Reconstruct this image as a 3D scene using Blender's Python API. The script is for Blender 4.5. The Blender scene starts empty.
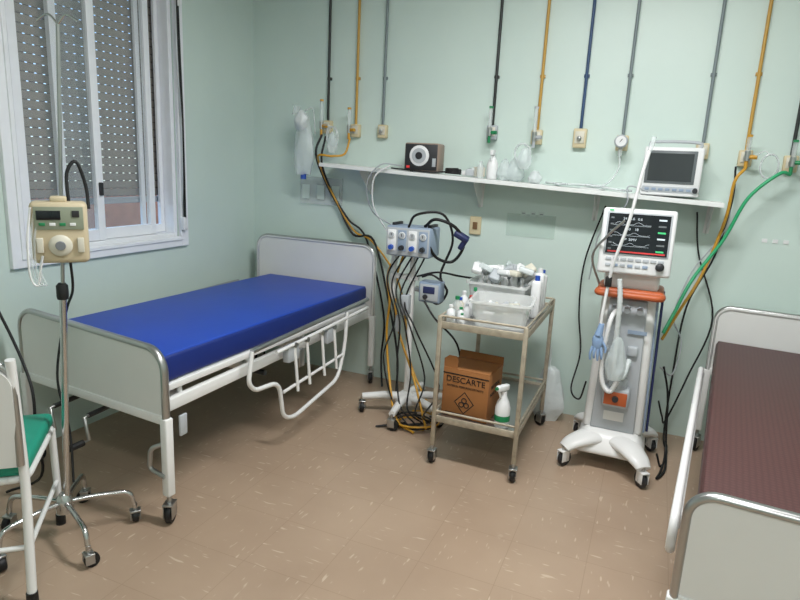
import bpy, bmesh, math, random
from mathutils import Vector, Matrix, Euler, noise
random.seed(7)
sc=bpy.context.scene
try: sc.view_settings.view_transform='Standard'
except Exception: pass
R=math.radians
# ---------------------------------------------------------------- materials
def lin(c):
    return tuple(((v/255)/12.92 if v/255<=.04045 else (((v/255)+.055)/1.055)**2.4) for v in c)
MATS={}
def mat(name,rgb,rough=.5,metal=0,var=.06,scale=12,emit=0,bump=0,alpha=1,trans=0,coat=0):
    if name in MATS: return MATS[name]
    m=bpy.data.materials.new(name); m.use_nodes=True; nt=m.node_tree; b=nt.nodes['Principled BSDF']
    c=lin(rgb)
    tc=nt.nodes.new('ShaderNodeTexCoord'); nz=nt.nodes.new('ShaderNodeTexNoise'); nz.inputs['Scale'].default_value=scale; nz.inputs['Detail'].default_value=4
    nt.links.new(tc.outputs['Object'],nz.inputs['Vector'])
    mx=nt.nodes.new('ShaderNodeMix'); mx.data_type='RGBA'
    nt.links.new(nz.outputs['Fac'],mx.inputs[0])
    mx.inputs[6].default_value=tuple(max(0,v*(1-var)) for v in c)+(1,)
    mx.inputs[7].default_value=tuple(min(1,v*(1+var)) for v in c)+(1,)
    nt.links.new(mx.outputs[2],b.inputs['Base Color'])
    b.inputs['Roughness'].default_value=rough; b.inputs['Metallic'].default_value=metal
    if coat: b.inputs['Coat Weight'].default_value=coat
    if alpha<1: b.inputs['Alpha'].default_value=alpha
    if trans: b.inputs['Transmission Weight'].default_value=trans
    if emit:
        b.inputs['Emission Color'].default_value=c+(1,); b.inputs['Emission Strength'].default_value=emit
    if bump:
        bp=nt.nodes.new('ShaderNodeBump'); bp.inputs['Strength'].default_value=bump; bp.inputs['Distance'].default_value=.01
        nt.links.new(nz.outputs['Fac'],bp.inputs['Height']); nt.links.new(bp.outputs[0],b.inputs['Normal'])
    MATS[name]=m; return m
white=mat('painted_white_metal',(228,228,226),.35)
whiteold=mat('worn_white_laminate',(222,222,219),.42,var=.05,scale=5)
plast=mat('white_plastic',(228,229,229),.4)
plast2=mat('offwhite_plastic',(208,204,188),.45)
beige=mat('beige_plastic',(208,194,158),.5)
pumpm=mat('pump_cream_plastic',(198,184,154),.5)
grey=mat('grey_plastic',(120,124,128),.5)
lgrey=mat('light_grey_plastic',(175,180,184),.45)
dark=mat('dark_grey',(40,41,44),.5)
black=mat('black_rubber',(16,16,17),.55)
chrome=mat('chrome',(205,205,205),.2,1)
steel=mat('brushed_steel',(180,180,179),.3,.95)
rust=mat('worn_cart_paint',(172,162,144),.5,.3,var=.45,scale=30)
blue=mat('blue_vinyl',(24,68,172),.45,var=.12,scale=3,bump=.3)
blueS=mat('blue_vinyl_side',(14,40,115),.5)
teal=mat('teal_vinyl',(30,150,125),.45)
yellow=mat('yellow_hose',(200,148,44),.45)
yellowp=mat('yellow_pipe_paint',(190,148,66),.45)
greenh=mat('green_hose',(40,160,105),.4)
greyp=mat('grey_pipe_paint',(120,132,134),.45)
bluep=mat('blue_pipe_paint',(48,74,110),.45)
blackp=mat('black_pipe_paint',(36,40,38),.45)
orange=mat('orange_plastic',(184,92,50),.45)
glove=mat('blue_glove',(140,168,205),.5)
cardb=mat('cardboard_yellow',(150,98,52),.8,var=.1)
ink=mat('black_ink',(25,20,15),.8)
scr=mat('screen_glass',(14,18,26),.15)
scr2=mat('lcd_grey',(104,110,112),.25)
scr3=mat('lcd_off_glass',(58,62,64),.12)
emw=mat('screen_text',(190,200,205),.5,emit=.4)
emg=mat('screen_green',(60,180,110),.5,emit=.5)
emr=mat('red_led',(190,50,50),.5,emit=.4)
navy=mat('navy_plastic',(38,46,88),.45)
panelblue=mat('panel_blue_grey',(140,156,176),.45)
clearp=mat('clear_plastic',(225,232,232),.15,alpha=.33)
bagm=mat('polythene_bag',(225,235,235),.2,alpha=.45,bump=.8,scale=25)
bagw=mat('white_bag_film',(225,232,232),.3,alpha=.8,bump=.9,scale=20)
binm=mat('translucent_bin',(232,234,232),.25,alpha=.5)
glassm=mat('window_glass',(200,215,220),.05,alpha=.10)
shutter=mat('roller_shutter_metal',(156,150,142),.5,.2,var=.15,scale=9)
shutterD=mat('roller_shutter_joint',(104,98,92),.6,.1,var=.2)
greencap=mat('green_cap',(30,130,80),.4)
bluecap=mat('blue_cap',(40,80,170),.4)
redcap=mat('red_cap',(180,50,40),.4)
fold=mat('wall_label_paper',(200,214,208),.6)

def wallmat():
    m=bpy.data.materials.new('mint_wall_paint'); m.use_nodes=True; nt=m.node_tree; b=nt.nodes['Principled BSDF']; L=nt.links
    tc=nt.nodes.new('ShaderNodeTexCoord'); n=nt.nodes.new('ShaderNodeTexNoise'); n.inputs['Scale'].default_value=1.6; n.inputs['Detail'].default_value=6
    L.new(tc.outputs['Object'],n.inputs['Vector'])
    cr=nt.nodes.new('ShaderNodeValToRGB'); cr.color_ramp.elements[0].position=.3; cr.color_ramp.elements[0].color=lin((200,217,210))+(1,)
    cr.color_ramp.elements[1].position=.7; cr.color_ramp.elements[1].color=lin((209,225,217))+(1,)
    L.new(n.outputs['Fac'],cr.inputs[0]); L.new(cr.outputs[0],b.inputs['Base Color']); b.inputs['Roughness'].default_value=.42
    n2=nt.nodes.new('ShaderNodeTexNoise'); n2.inputs['Scale'].default_value=14; n2.inputs['Detail'].default_value=5; L.new(tc.outputs['Object'],n2.inputs['Vector'])
    bp=nt.nodes.new('ShaderNodeBump'); bp.inputs['Strength'].default_value=.12; bp.inputs['Distance'].default_value=.01; L.new(n2.outputs['Fac'],bp.inputs['Height']); L.new(bp.outputs[0],b.inputs['Normal'])
    return m
WALL=wallmat()
def floormat():
    m=bpy.data.materials.new('fleck_vinyl_tile'); m.use_nodes=True; nt=m.node_tree; b=nt.nodes['Principled BSDF']; L=nt.links; N=nt.nodes.new
    tc=N('ShaderNodeTexCoord'); 
    def streak(rot,scx,scy,lo,hi,off):
        mp=N('ShaderNodeMapping'); mp.inputs['Rotation'].default_value=(0,0,rot); mp.inputs['Scale'].default_value=(scx,scy,1); mp.inputs['Location'].default_value=(off,off,0)
        L.new(tc.outputs['Object'],mp.inputs[0]); n=N('ShaderNodeTexNoise'); n.inputs['Scale'].default_value=1; n.inputs['Detail'].default_value=1
        L.new(mp.outputs[0],n.inputs['Vector']); r=N('ShaderNodeMapRange'); r.inputs[1].default_value=lo; r.inputs[2].default_value=hi; r.inputs[4].default_value=.42; L.new(n.outputs['Fac'],r.inputs[0]); return r.outputs[0]
    a=streak(0,13,60,.665,.74,0); c=streak(0,60,13,.665,.74,5)
    ck=N('ShaderNodeTexChecker'); ck.inputs['Scale'].default_value=3.333; ck.inputs[1].default_value=(0,0,0,1); ck.inputs[2].default_value=(1,1,1,1)
    L.new(tc.outputs['Object'],ck.inputs[0])
    mx=N('ShaderNodeMix'); L.new(ck.outputs['Fac'],mx.inputs[0]); L.new(a,mx.inputs[2]); L.new(c,mx.inputs[3])
    n=N('ShaderNodeTexNoise'); n.inputs['Scale'].default_value=2.2; n.inputs['Detail'].default_value=5; L.new(tc.outputs['Object'],n.inputs['Vector'])
    cr=N('ShaderNodeValToRGB'); cr.color_ramp.elements[0].position=.3; cr.color_ramp.elements[0].color=lin((163,140,119))+(1,); cr.color_ramp.elements[1].position=.75; cr.color_ramp.elements[1].color=lin((176,153,131))+(1,)
    L.new(n.outputs['Fac'],cr.inputs[0])
    m2=N('ShaderNodeMix'); m2.data_type='RGBA'; L.new(mx.outputs[0],m2.inputs[0]); L.new(cr.outputs[0],m2.inputs[6]); m2.inputs[7].default_value=lin((222,206,184))+(1,)
    br=N('ShaderNodeTexBrick'); br.offset=0; br.inputs['Scale'].default_value=1; br.inputs['Brick Width'].default_value=.3; br.inputs['Row Height'].default_value=.3; br.inputs['Mortar Size'].default_value=.0013
    br.inputs['Color1'].default_value=(1,1,1,1); br.inputs['Color2'].default_value=(.975,.975,.975,1); br.inputs['Mortar'].default_value=(.82,.80,.78,1)
    L.new(tc.outputs['Object'],br.inputs[0])
    m3=N('ShaderNodeMix'); m3.data_type='RGBA'; m3.blend_type='MULTIPLY'; m3.inputs[0].default_value=1; L.new(m2.outputs[2],m3.inputs[6]); L.new(br.outputs['Color'],m3.inputs[7])
    L.new(m3.outputs[2],b.inputs['Base Color']); b.inputs['Roughness'].default_value=.34
    return m
FLOOR=floormat()
def maroonmat():
    m=bpy.data.materials.new('maroon_vinyl'); m.use_nodes=True; nt=m.node_tree; b=nt.nodes['Principled BSDF']; L=nt.links; N=nt.nodes.new
    tc=N('ShaderNodeTexCoord'); v=N('ShaderNodeTexVoronoi'); v.inputs['Scale'].default_value=60; v.inputs['Randomness'].default_value=.1; L.new(tc.outputs['Object'],v.inputs['Vector'])
    cr=N('ShaderNodeValToRGB'); cr.color_ramp.elements[0].position=.25; cr.color_ramp.elements[0].color=lin((83,51,49))+(1,); cr.color_ramp.elements[1].position=.5; cr.color_ramp.elements[1].color=lin((72,41,40))+(1,)
    L.new(v.outputs['Distance'],cr.inputs[0]); L.new(cr.outputs[0],b.inputs['Base Color']); b.inputs['Roughness'].default_value=.5
    return m
maroon=maroonmat()

# ---------------------------------------------------------------- geometry builder
def smooth_path(pts,n=6):
    P=[Vector(p) for p in pts]
    if len(P)<3: return P
    out=[]
    for i in range(len(P)-1):
        p0=P[i-1] if i else P[0]*2-P[1]; p1=P[i]; p2=P[i+1]; p3=P[i+2] if i+2<len(P) else P[-1]*2-P[-2]
        for k in range(n):
            t=k/n; out.append(.5*((2*p1)+(p2-p0)*t+(2*p0-5*p1+4*p2-p3)*t*t+(3*p1-p0-3*p2+p3)*t**3))
    out.append(P[-1]); return out
def round_path(pts,r=.05,n=5,closed=False):
    P=[Vector(p) for p in pts]; out=[]
    N_=len(P)
    for i in range(N_):
        if not closed and i in(0,N_-1): out.append(P[i]); continue
        a=P[i-1]; b=P[i]; c=P[(i+1)%N_]
        d1=(a-b); d2=(c-b); rr=min(r,d1.length*.45,d2.length*.45)
        s=b+d1.normalized()*rr; e=b+d2.normalized()*rr
        for k in range(n+1):
            t=k/n; out.append(s*(1-t)**2+b*2*t*(1-t)+e*t*t)
    if closed: out.append(out[0].copy())
    return out
class B:
    def __init__(s): s.v=[];s.f=[];s.m=[];s.sm=[];s.mats=[]
    def mi(s,m):
        if m not in s.mats: s.mats.append(m)
        return s.mats.index(m)
    def addbm(s,bm,m,smooth,M=None):
        if M is not None: bm.transform(M)
        o=len(s.v); bm.verts.index_update()
        s.v+= [v.co.copy() for v in bm.verts]; k=s.mi(m)
        for f in bm.faces: s.f.append([o+v.index for v in f.verts]); s.m.append(k); s.sm.append(smooth)
        bm.free()
    def raw(s,vs,fs,m,smooth=False,M=None):
        bm=bmesh.new(); vv=[bm.verts.new(v) for v in vs]
        for f in fs:
            try: bm.faces.new([vv[i] for i in f])
            except ValueError: pass
        bmesh.ops.recalc_face_normals(bm,faces=bm.faces)
        s.addbm(bm,m,smooth,M)
    def box(s,c,d,m,bev=0,rot=(0,0,0),seg=2,M=None,smooth=False):
        bm=bmesh.new(); bmesh.ops.create_cube(bm,size=1); bm.transform(Matrix.Diagonal((d[0],d[1],d[2],1)))
        if bev>0: bmesh.ops.bevel(bm,geom=bm.edges[:],offset=min(bev,min(d)*.45),segments=seg,affect='EDGES',profile=.5)
        T=Matrix.Translation(c)@Euler(rot).to_matrix().to_4x4()
        if M is not None: T=M@T
        s.addbm(bm,m,smooth,T)
    def frust(s,z0,c0,w0,d0,z1,c1,w1,d1,m,bev=0,M=None):
        vs=[]
        for z,c,w,d in((z0,c0,w0,d0),(z1,c1,w1,d1)):
            for sx,sy in((-1,-1),(1,-1),(1,1),(-1,1)): vs.append((c[0]+sx*w/2,c[1]+sy*d/2,z))
        bm=bmesh.new(); vv=[bm.verts.new(v) for v in vs]
        for f in((3,2,1,0),(4,5,6,7),(0,1,5,4),(1,2,6,5),(2,3,7,6),(3,0,4,7)): bm.faces.new([vv[i] for i in f])
        if bev>0: bmesh.ops.bevel(bm,geom=bm.edges[:],offset=bev,segments=3,affect='EDGES',profile=.5)
        s.addbm(bm,m,False,M)
    def tube(s,pts,r,m,seg=10,smooth_n=0,M=None,closed=False,sq=1):
        P=smooth_path(pts,smooth_n) if smooth_n else [Vector(p) for p in pts]
        Q=[P[0]]
        for p in P[1:]:
            if (p-Q[-1]).length>1e-5: Q.append(p)
        P=Q; n=len(P)
        rs=r if isinstance(r,(list,tuple)) else [r]*n
        if len(rs)!=n: rs=[rs[0]+(rs[-1]-rs[0])*i/(n-1) for i in range(n)]
        t=(P[1]-P[0]).normalized(); up=Vector((0,0,1)) if abs(t.z)<.9 else Vector((1,0,0))
        u=(up-t*up.dot(t)).normalized(); vs=[];fs=[]
        for i in range(n):
            t=((P[min(i+1,n-1)]-P[max(i-1,0)])).normalized()
            u=(u-t*u.dot(t)); u=u.normalized() if u.length>1e-6 else t.orthogonal().normalized()
            w=t.cross(u)
            for k in range(seg):
                a=2*math.pi*(k+.5)/seg; vs.append(P[i]+(u*math.cos(a)*sq+w*math.sin(a))*rs[i])
        for i in range(n-1):
            for k in range(seg): fs.append((i*seg+k,i*seg+(k+1)%seg,(i+1)*seg+(k+1)%seg,(i+1)*seg+k))
        fs.append(list(range(seg))[::-1]); fs.append([(n-1)*seg+k for k in range(seg)])
        s.raw(vs,fs,m,True,M)
    def cyl(s,a,b,r,m,seg=20,M=None,r2=None): s.tube([a,b],[r,r if r2 is None else r2],m,seg,M=M)
    def lathe(s,c,prof,m,seg=20,axis='Z',M=None,rot=None):
        vs=[];fs=[]
        for r,z in prof:
            for k in range(seg):
                a=2*math.pi*k/seg; vs.append((max(r,1e-4)*math.cos(a),max(r,1e-4)*math.sin(a),z))
        n=len(prof)
        for i in range(n-1):
            for k in range(seg): fs.append((i*seg+k,i*seg+(k+1)%seg,(i+1)*seg+(k+1)%seg,(i+1)*seg+k))
        fs.append(list(range(seg))[::-1]); fs.append([(n-1)*seg+k for k in range(seg)])
        T=Matrix.Translation(c)
        if axis=='X': T=T@Matrix.Rotation(R(90),4,'Y')
        if axis=='Y': T=T@Matrix.Rotation(R(90),4,'X')
        if rot: T=T@Euler(rot).to_matrix().to_4x4()
        if M is not None: T=M@T
        s.raw(vs,fs,m,True,T)
    def plate(s,outline,t,m,M=None):
        n=len(outline); vs=[(x,-t/2,z) for x,z in outline]+[(x,t/2,z) for x,z in outline]
        fs=[list(range(n)),list(range(n,2*n))[::-1]]+[(i,(i+1)%n,n+(i+1)%n,n+i) for i in range(n)]
        s.raw(vs,fs,m,False,M)
    def blob(s,c,d,m,amp=.15,seed=0,sub=3,M=None):
        bm=bmesh.new(); bmesh.ops.create_icosphere(bm,subdivisions=sub,radius=.5)
        for v in bm.verts:
            k=noise.noise(v.co*4+Vector((seed*3.1,seed,0)))+.5*noise.noise(v.co*9+Vector((seed,0,seed)))
            v.co*=1+amp*k
        T=Matrix.Translation(c)@Matrix.Diagonal((d[0],d[1],d[2],1))
        if M is not None:T=M@T
        s.addbm(bm,m,True,T)
    def bag(s,c,w,d,h,m,seed=0,top=.45,M=None,nz=14,na=28):
        vs=[];fs=[]
        for i in range(nz+1):
            t=i/nz; z=h/2-h*t
            k=top+(1-top)*math.sin(min(1,t*1.35)*math.pi/2) if t<.75 else 1-(t-.75)/.25*.35
            if i in(0,): k=top*.6
            for j in range(na):
                a=2*math.pi*j/na; q=1+.22*noise.noise(Vector((math.cos(a)*1.6+seed,math.sin(a)*1.6,z*9)))+.10*math.sin(a*7+seed+t*3)*(1-t*.6)
                vs.append((w/2*k*q*math.cos(a),d/2*k*q*math.sin(a),z+.01*noise.noise(Vector((a,seed,t*5)))))
        for i in range(nz):
            for j in range(na): fs.append((i*na+j,i*na+(j+1)%na,(i+1)*na+(j+1)%na,(i+1)*na+j))
        fs.append(list(range(na))); fs.append([nz*na+j for j in range(na)])
        T=Matrix.Translation(c)
        if M is not None:T=M@T
        s.raw(vs,fs,m,True,T)
    def coil(s,c,R0,m,r=.004,turns=3,sx=1,sz=1.2,depth=.02):
        pts=[]
        for i in range(turns*18+1):
            a=i/18*2*math.pi; q=1+.12*math.sin(i*.37); pts.append((c[0]+R0*q*sx*math.cos(a),c[1]+depth*(i/(turns*18)-.5)+.004*math.sin(i*.9),c[2]+R0*sz*q*math.sin(a)))
        s.tube(pts,r,m,6)
    def caster(s,x,y,r=.04,top=None,M=None,body=None,ang=0,wm=None):
        T=Matrix.Translation((x,y,0))@Matrix.Rotation(ang,4,'Z')
        if M is not None:T=M@T
        s.lathe((-.012,0.01,r),[(r*.5,0),(r*.95,.001),(r,.005),(r,.019),(r*.95,.023),(r*.5,.024)],wm or black,18,'X',M=T)
        s.lathe((-.016,0.01,r),[(r*.32,0),(r*.32,.032)],grey,12,'X',M=T)
        s.box((-.018,0.0,r*1.35),(.004,r*1.2,r*1.3),body or steel,.001,M=T); s.box((.018,0.0,r*1.35),(.004,r*1.2,r*1.3),body or steel,.001,M=T)
        s.box((0,0,r*2.05),(.042,r*1.3,.008),body or steel,.002,M=T)
        s.cyl((0,0,r*2),(0,0,top or r*2.9),.009,steel,10,M=T)
    def text(s,body,size,m,M,ext=.0006):
        cu=bpy.data.curves.new('t','FONT'); cu.body=body; cu.size=size; cu.align_x='CENTER'; cu.align_y='CENTER'; cu.extrude=ext
        o=bpy.data.objects.new('t',cu); sc.collection.objects.link(o); bpy.context.view_layer.update()
        me=bpy.data.meshes.new_from_object(o.evaluated_get(bpy.context.evaluated_depsgraph_get()))
        bm=bmesh.new(); bm.from_mesh(me); s.addbm(bm,m,False,M)
        bpy.data.objects.remove(o); bpy.data.meshes.remove(me)
    def done(s,name,loc=(0,0,0),rz=0,parent=None):
        me=bpy.data.meshes.new(name); me.from_pydata(s.v,[],s.f)
        for m in s.mats: me.materials.append(m)
        me.polygons.foreach_set('material_index',s.m); me.polygons.foreach_set('use_smooth',s.sm); me.update()
        o=bpy.data.objects.new(name,me); sc.collection.objects.link(o); o.location=loc; o.rotation_euler=(0,0,rz)
        if any(s.sm):
            try: me.set_sharp_from_angle(angle=R(50))
            except Exception: pass
        if parent:
            bpy.context.view_layer.update(); o.parent=parent; o.matrix_parent_inverse=parent.matrix_world.inverted()
        return o
FX=Matrix.Rotation(R(90),4,'X')
# ---------------------------------------------------------------- room
RX,RY,RZ=4.7,-5.3,2.95
b=B(); b.box((RX/2,RY/2,-.05),(RX+.4,-RY+.4,.1),FLOOR); b.done('floor')
b=B(); b.box((RX/2,RY/2,RZ+.05),(RX+.4,-RY+.4,.1),mat('ceiling_paint',(230,232,230),.8)); b.done('ceiling')
b=B(); b.box((RX/2,.075,RZ/2),(RX+.3,.15,RZ),WALL); b.done('wall_back')
b=B(); b.box((RX+.075,RY/2,RZ/2),(.15,-RY,RZ),WALL); b.done('wall_right')
b=B(); b.box((RX/2,RY-.075,RZ/2),(RX+.3,.15,RZ),WALL); b.done('wall_front')
WY0,WY1,WZ0,WZ1=-1.83,-.79,.99,2.55
b=B()
b.box((-.075,(RY+WY0)/2,RZ/2),(.15,WY0-RY,RZ),WALL)
b.box((-.075,WY1/2,RZ/2),(.15,-WY1,RZ),WALL)
b.box((-.075,(WY0+WY1)/2,WZ0/2),(.15,WY1-WY0,WZ0),WALL)
b.box((-.075,(WY0+WY1)/2,(WZ1+RZ)/2),(.15,WY1-WY0,RZ-WZ1),WALL)
b.done('wall_left')
b=B(); wf=mat('window_white_aluminium',(238,241,245),.35)
def ring(x,t,y0,y1,z0,z1,w,m=wf,bev=.003,bw=None):
    bw=bw or w
    b.box((x,y0+w/2,(z0+z1)/2),(t,w,z1-z0),m,bev); b.box((x,y1-w/2,(z0+z1)/2),(t,w,z1-z0),m,bev)
    b.box((x,(y0+y1)/2,z0+bw/2),(t*.96,y1-y0-2*w+.002,bw),m,bev); b.box((x,(y0+y1)/2,z1-w/2),(t*.96,y1-y0-2*w+.002,w),m,bev)
ring(.013,.025,-1.89,-.725,.935,2.61,.062)
ring(-.05,.094,-1.828,-.792,.992,2.548,.028)
ring(.028,.012,-1.845,-.775,.975,2.565,.02)
ring(-.02,.03,-1.798,-1.33,1.022,2.518,.045,bw=.06)
ring(-.055,.03,-1.56,-.93,1.022,2.518,.04,bw=.06)
ring(-.085,.02,-1.0,-.822,1.022,2.518,.03,bw=.05)
b.box((-.02,-1.565,1.78),(.004,.38,1.40),glassm); b.box((-.055,-1.24,1.78),(.004,.54,1.40),glassm)
z=1.25
while z<2.56:
    b.box((-.125,-1.31,z+.0225),(.008,1.02,.0395),shutter,.003)
    y=-1.81
    while y<-.8:
        b.box((-.125,y+.015,z+.001),(.004,.031,.006),shutterD); y+=.046
    z+=.0435
b.box((-.125,-1.31,1.225),(.02,1.02,.035),lgrey,.004)
for y in(-1.815,-.805): b.box((-.125,y,1.78),(.03,.015,1.55),wf,.002)
b.box((.0,-1.352,1.30),(.02,.02,.07),dark,.004)
b.done('window_1')
b=B()
b.tube([(.045,-.785,2.62),(.05,-.785,2.2),(.055,-.78,1.7),(.06,-.79,1.35),(.05,-.785,1.2),(.045,-.78,1.08)],.008,black,8,5,sq=.3)
b.tube([(.06,-.805,2.62),(.065,-.81,2.1),(.065,-.79,1.6),(.06,-.785,1.12)],.004,black,8,5)
b.box((.045,-.785,2.38),(.02,.03,.06),plast,.004); b.box((.045,-.785,1.08),(.03,.03,.08),plast,.004)
b.done('shutter_strap')
b=B(); b.box((-1.9,-1.0,.6),(.1,7,1.2),mat('outdoor_brick_wall',(176,120,98),.9,var=.3)); b.box((-1.05,-1.5,-.05),(1.6,6,.1),mat('outdoor_paving',(170,165,158),.9)); b.done('exterior_wall')
# ---------------------------------------------------------------- pipes & outlets
def pipe(x,z0,m,r=.009):
    b=B(); b.cyl((x,-.02,z0),(x,-.02,RZ),r,m,12)
    for z in (2.05,2.75): b.box((x,-.008,z),(.03,.016,.018),m,.002)
    b.done('gas_pipe')
def outlet(x,z,m=beige,w=.065,h=.085,knob=True):
    b=B(); b.box((x,-.018,z),(w,.036,h),m,.006)
    b.box((x,-.038,z+.005),(w*.7,.006,h*.62),plast2,.002)
    if knob: b.lathe((x,-.04,z),[(.012,0),(.012,.02),(.007,.024)],steel,14,'Y'); b.lathe((x,-.04,z),[(.008,0),(.008,.022)],dark,12,'Y')
    b.done('gas_outlet')
PP=[(.63,blackp,1.78),(.845,yellowp,1.76),(1.045,greyp,1.76),(1.785,blackp,1.77),(2.06,yellowp,1.75),(2.31,bluep,1.75),(2.545,greyp,1.73),(2.96,greyp,1.70),(3.17,yellowp,1.67),(3.38,blackp,1.65)]
for i,(x,m,z) in enumerate(PP):
    hh=.11 if i==5 else .085
    pipe(x,z-.045+hh/2,m); outlet(x,z-.045,m=beige if i not in(3,)else lgrey, w=.075 if i in(5,) else .065,h=hh)
def flowm(x,z,tall=.16,m=clearp,cap=greencap):
    b=B(); y=-.1
    b.cyl((x,-.06,z),(x,y,z),.012,steel,12); b.cyl((x,y,z-.02),(x,y,z+.03),.014,steel,14)
    b.cyl((x,y,z+.03),(x,y,z+tall),.012,m,14); b.cyl((x,y,z+tall),(x,y,z+tall+.012),.013,cap,12)
    b.cyl((x,y,z-.02),(x,y,z-.06),.009,cap,10); b.cyl((x+.012,y,z),(x+.045,y-.01,z),.011,cap,12)
    return b.done('flowmeter')
flowm(.625,1.735,cap=yellow); flowm(.835,1.715,.13,cap=yellow); flowm(1.79,1.72,.14,cap=greencap); flowm(2.06,1.70,.16,cap=lgrey); flowm(3.17,1.63,.1,cap=yellow); flowm(3.375,1.61,.1,cap=greencap)
b=B(); b.lathe((2.545,-.1,1.69),[(.036,0),(.036,.025),(.03,.03)],lgrey,20,'Y'); b.lathe((2.545,-.128,1.69),[(.028,0),(.028,.003)],plast,20,'Y'); b.cyl((2.545,-.065,1.685),(2.545,-.1,1.685),.012,steel)
b.box((2.545,-.132,1.693),(.003,.002,.022),ink,rot=(0,.6,0)); b.cyl((2.545,-.1,1.655),(2.545,-.1,1.61),.012,clearp)
b.tube([(2.545,-.1,1.61),(2.55,-.11,1.55),(2.52,-.13,1.48),(2.47,-.14,1.445),(2.38,-.12,1.445)],.006,clearp,8,6); b.done('vacuum_gauge')
b=B(); b.box((1.72,-.008,1.15),(.075,.016,.115),beige,.005); b.box((1.72,-.019,1.15),(.03,.01,.045),mat('switch_brown',(120,90,60),.5),.003); b.done('wall_switch')
b=B()
for x in (2.02,2.08,2.13): b.box((x,-.003,1.25),(.035,.003,.03),fold,.0); b.box((x,-.005,1.25),(.02,.002,.005),grey)
b.box((2.07,-.004,1.175),(.30,.003,.14),mat('acrylic_holder',(205,225,215),.1,alpha=.18)); b.done('bed_number_label')
b=B()
for x in (3.33,3.38,3.43): b.box((x,-.003,1.20),(.025,.003,.02),plast)
b.done('bed_number_label')
b=B()
b.box((.58,-.012,1.30),(.34,.004,.19),clearp,.0)
for x in(.46,.58,.70): b.box((x,-.018,1.29),(.06,.003,.1),fold)
b.done('acrylic_document_holder')
# hanging tubing on outlets
b=B(); b.coil((2.01,-.16,1.60),.045,clearp,.005,3); b.bag((2.03,-.17,1.575),.08,.05,.12,bagm,33,.4); b.tube([(2.06,-.10,1.645),(2.04,-.13,1.64),(2.02,-.16,1.65)],.004,clearp,6,4); b.done('oxygen_mask_tubing')
b=B(); b.coil((.725,-.13,1.66),.05,clearp,.005,3,.8,1.3); b.tube([(.645,-.11,1.735),(.69,-.13,1.74),(.725,-.13,1.72)],.004,clearp,6,4); b.bag((.745,-.16,1.63),.07,.05,.13,bagm,41,.4); b.done('oxygen_mask_tubing')
b=B(); b.coil((3.27,-.14,1.58),.05,clearp,.005,3,.8,1.2); b.tube([(3.20,-.11,1.63),(3.24,-.13,1.66),(3.27,-.14,1.64)],.004,clearp,6,4); b.done('oxygen_mask_tubing')
# ---------------------------------------------------------------- shelf
x0,z0,x1,z1=.70,1.495,3.09,1.392
L=math.hypot(x1-x0,z1-z0); ang=math.atan2(z0-z1,x1-x0)
Ms=Matrix.Translation((x0,0,z0))@Matrix.Rotation(ang,4,'Y')
b=B(); shelfm=mat('white_shelf_board',(228,230,228),.5)
b.box((L/2,-.125,-.012),(L,.25,.024),shelfm,.002,M=Ms)
for xx in (.28,1.05,1.75,2.35):
    b.plate([(0,0),(.0,-.16),(.02,-.16),(.2,-.02),(.2,0)],.004,white,M=Ms@Matrix.Translation((xx,0,-.024))@Matrix.Rotation(R(-90),4,'Z'))
    b.box((xx,-.004,-.1),(.03,.006,.16),white,M=Ms)
b.done('wall_shelf')
def shz(x): return z0+(x-x0)/(x1-x0)*(z1-z0)
M=Matrix.Translation((1.40,-.15,shz(1.405)+.003))@Matrix.Rotation(R(4),4,'Z')
b=B(); b.box((0,0,.09),(.22,.14,.17),mat('monitor_grey_case',(150,132,118),.5),.012,M=M); b.box((0,-.072,.09),(.205,.008,.155),dark,.003,M=M)
b.lathe((-.01,-.076,.098),[(.062,0),(.062,.006),(.057,.008)],plast,28,'Y',M=M); b.lathe((-.01,-.085,.098),[(.045,0),(.045,.002)],lgrey,24,'Y',M=M); b.lathe((-.01,-.088,.098),[(.022,0),(.022,.003)],dark,20,'Y',M=M)
b.box((.085,-.078,.06),(.022,.004,.05),lgrey,.001,M=M); b.box((-.08,-.078,.03),(.02,.004,.015),emr,M=M)
for xx in(-.08,.08): b.cyl((xx,0,0),(xx,0,.012),.01,black,M=M)
gm=b.done('pressure_gauge_monitor')
b=B()
pts=[]
for i in range(50):
    a=i/50*math.pi*2*4; pts.append((1.59+.045*math.cos(a),-.14+.05*math.sin(a),shz(1.6)+.012+.03*i/50))
b.tube(pts,.006,black,6); b.tube([(1.2,-.2,shz(1.2)+.01),(1.3,-.235,shz(1.3)+.01),(1.48,-.24,shz(1.48)+.01),(1.56,-.18,shz(1.57)+.02)],.005,black,6,6); b.done('monitor_cable',parent=gm)
b=B(); 
c=(1.83,-.12,shz(1.83)+.002); b.lathe(c,[(.03,0),(.034,.01),(.034,.09),(.02,.12),(.012,.13),(.012,.14)],plast,18); 
b.box((c[0],c[1]-.01,c[2]+.155),(.022,.07,.03),plast,.004); b.box((c[0],c[1]-.035,c[2]+.125),(.008,.008,.04),plast,.002); b.done('detergent_spray_bottle')
b=B(); b.lathe((1.775,-.19,shz(1.775)+.002),[(.018,0),(.02,.01),(.02,.07),(.01,.085),(.01,.1)],clearp,16); b.done('saline_bottle')
b=B()
for x,w,h,sd in((1.97,.12,.13,3),(1.905,.08,.12,4),(2.09,.08,.07,8)): b.bag((x,-.12,shz(x)+h/2+.004),w,.10,h,bagm if sd!=8 else bagw,sd,.35)
b.done('plastic_bag')
b=B()
for i,(x,m_) in enumerate(((1.665,plast),(1.69,lgrey),(1.71,bagw),(1.75,plast2))): b.box((x,-.10-.02*(i%2),shz(x)+.022+.005*i),(.05,.06,.03+.01*i),m_,.006,rot=(0,0,.3*i))
b.done('dressing_packets')
b=B()
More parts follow.
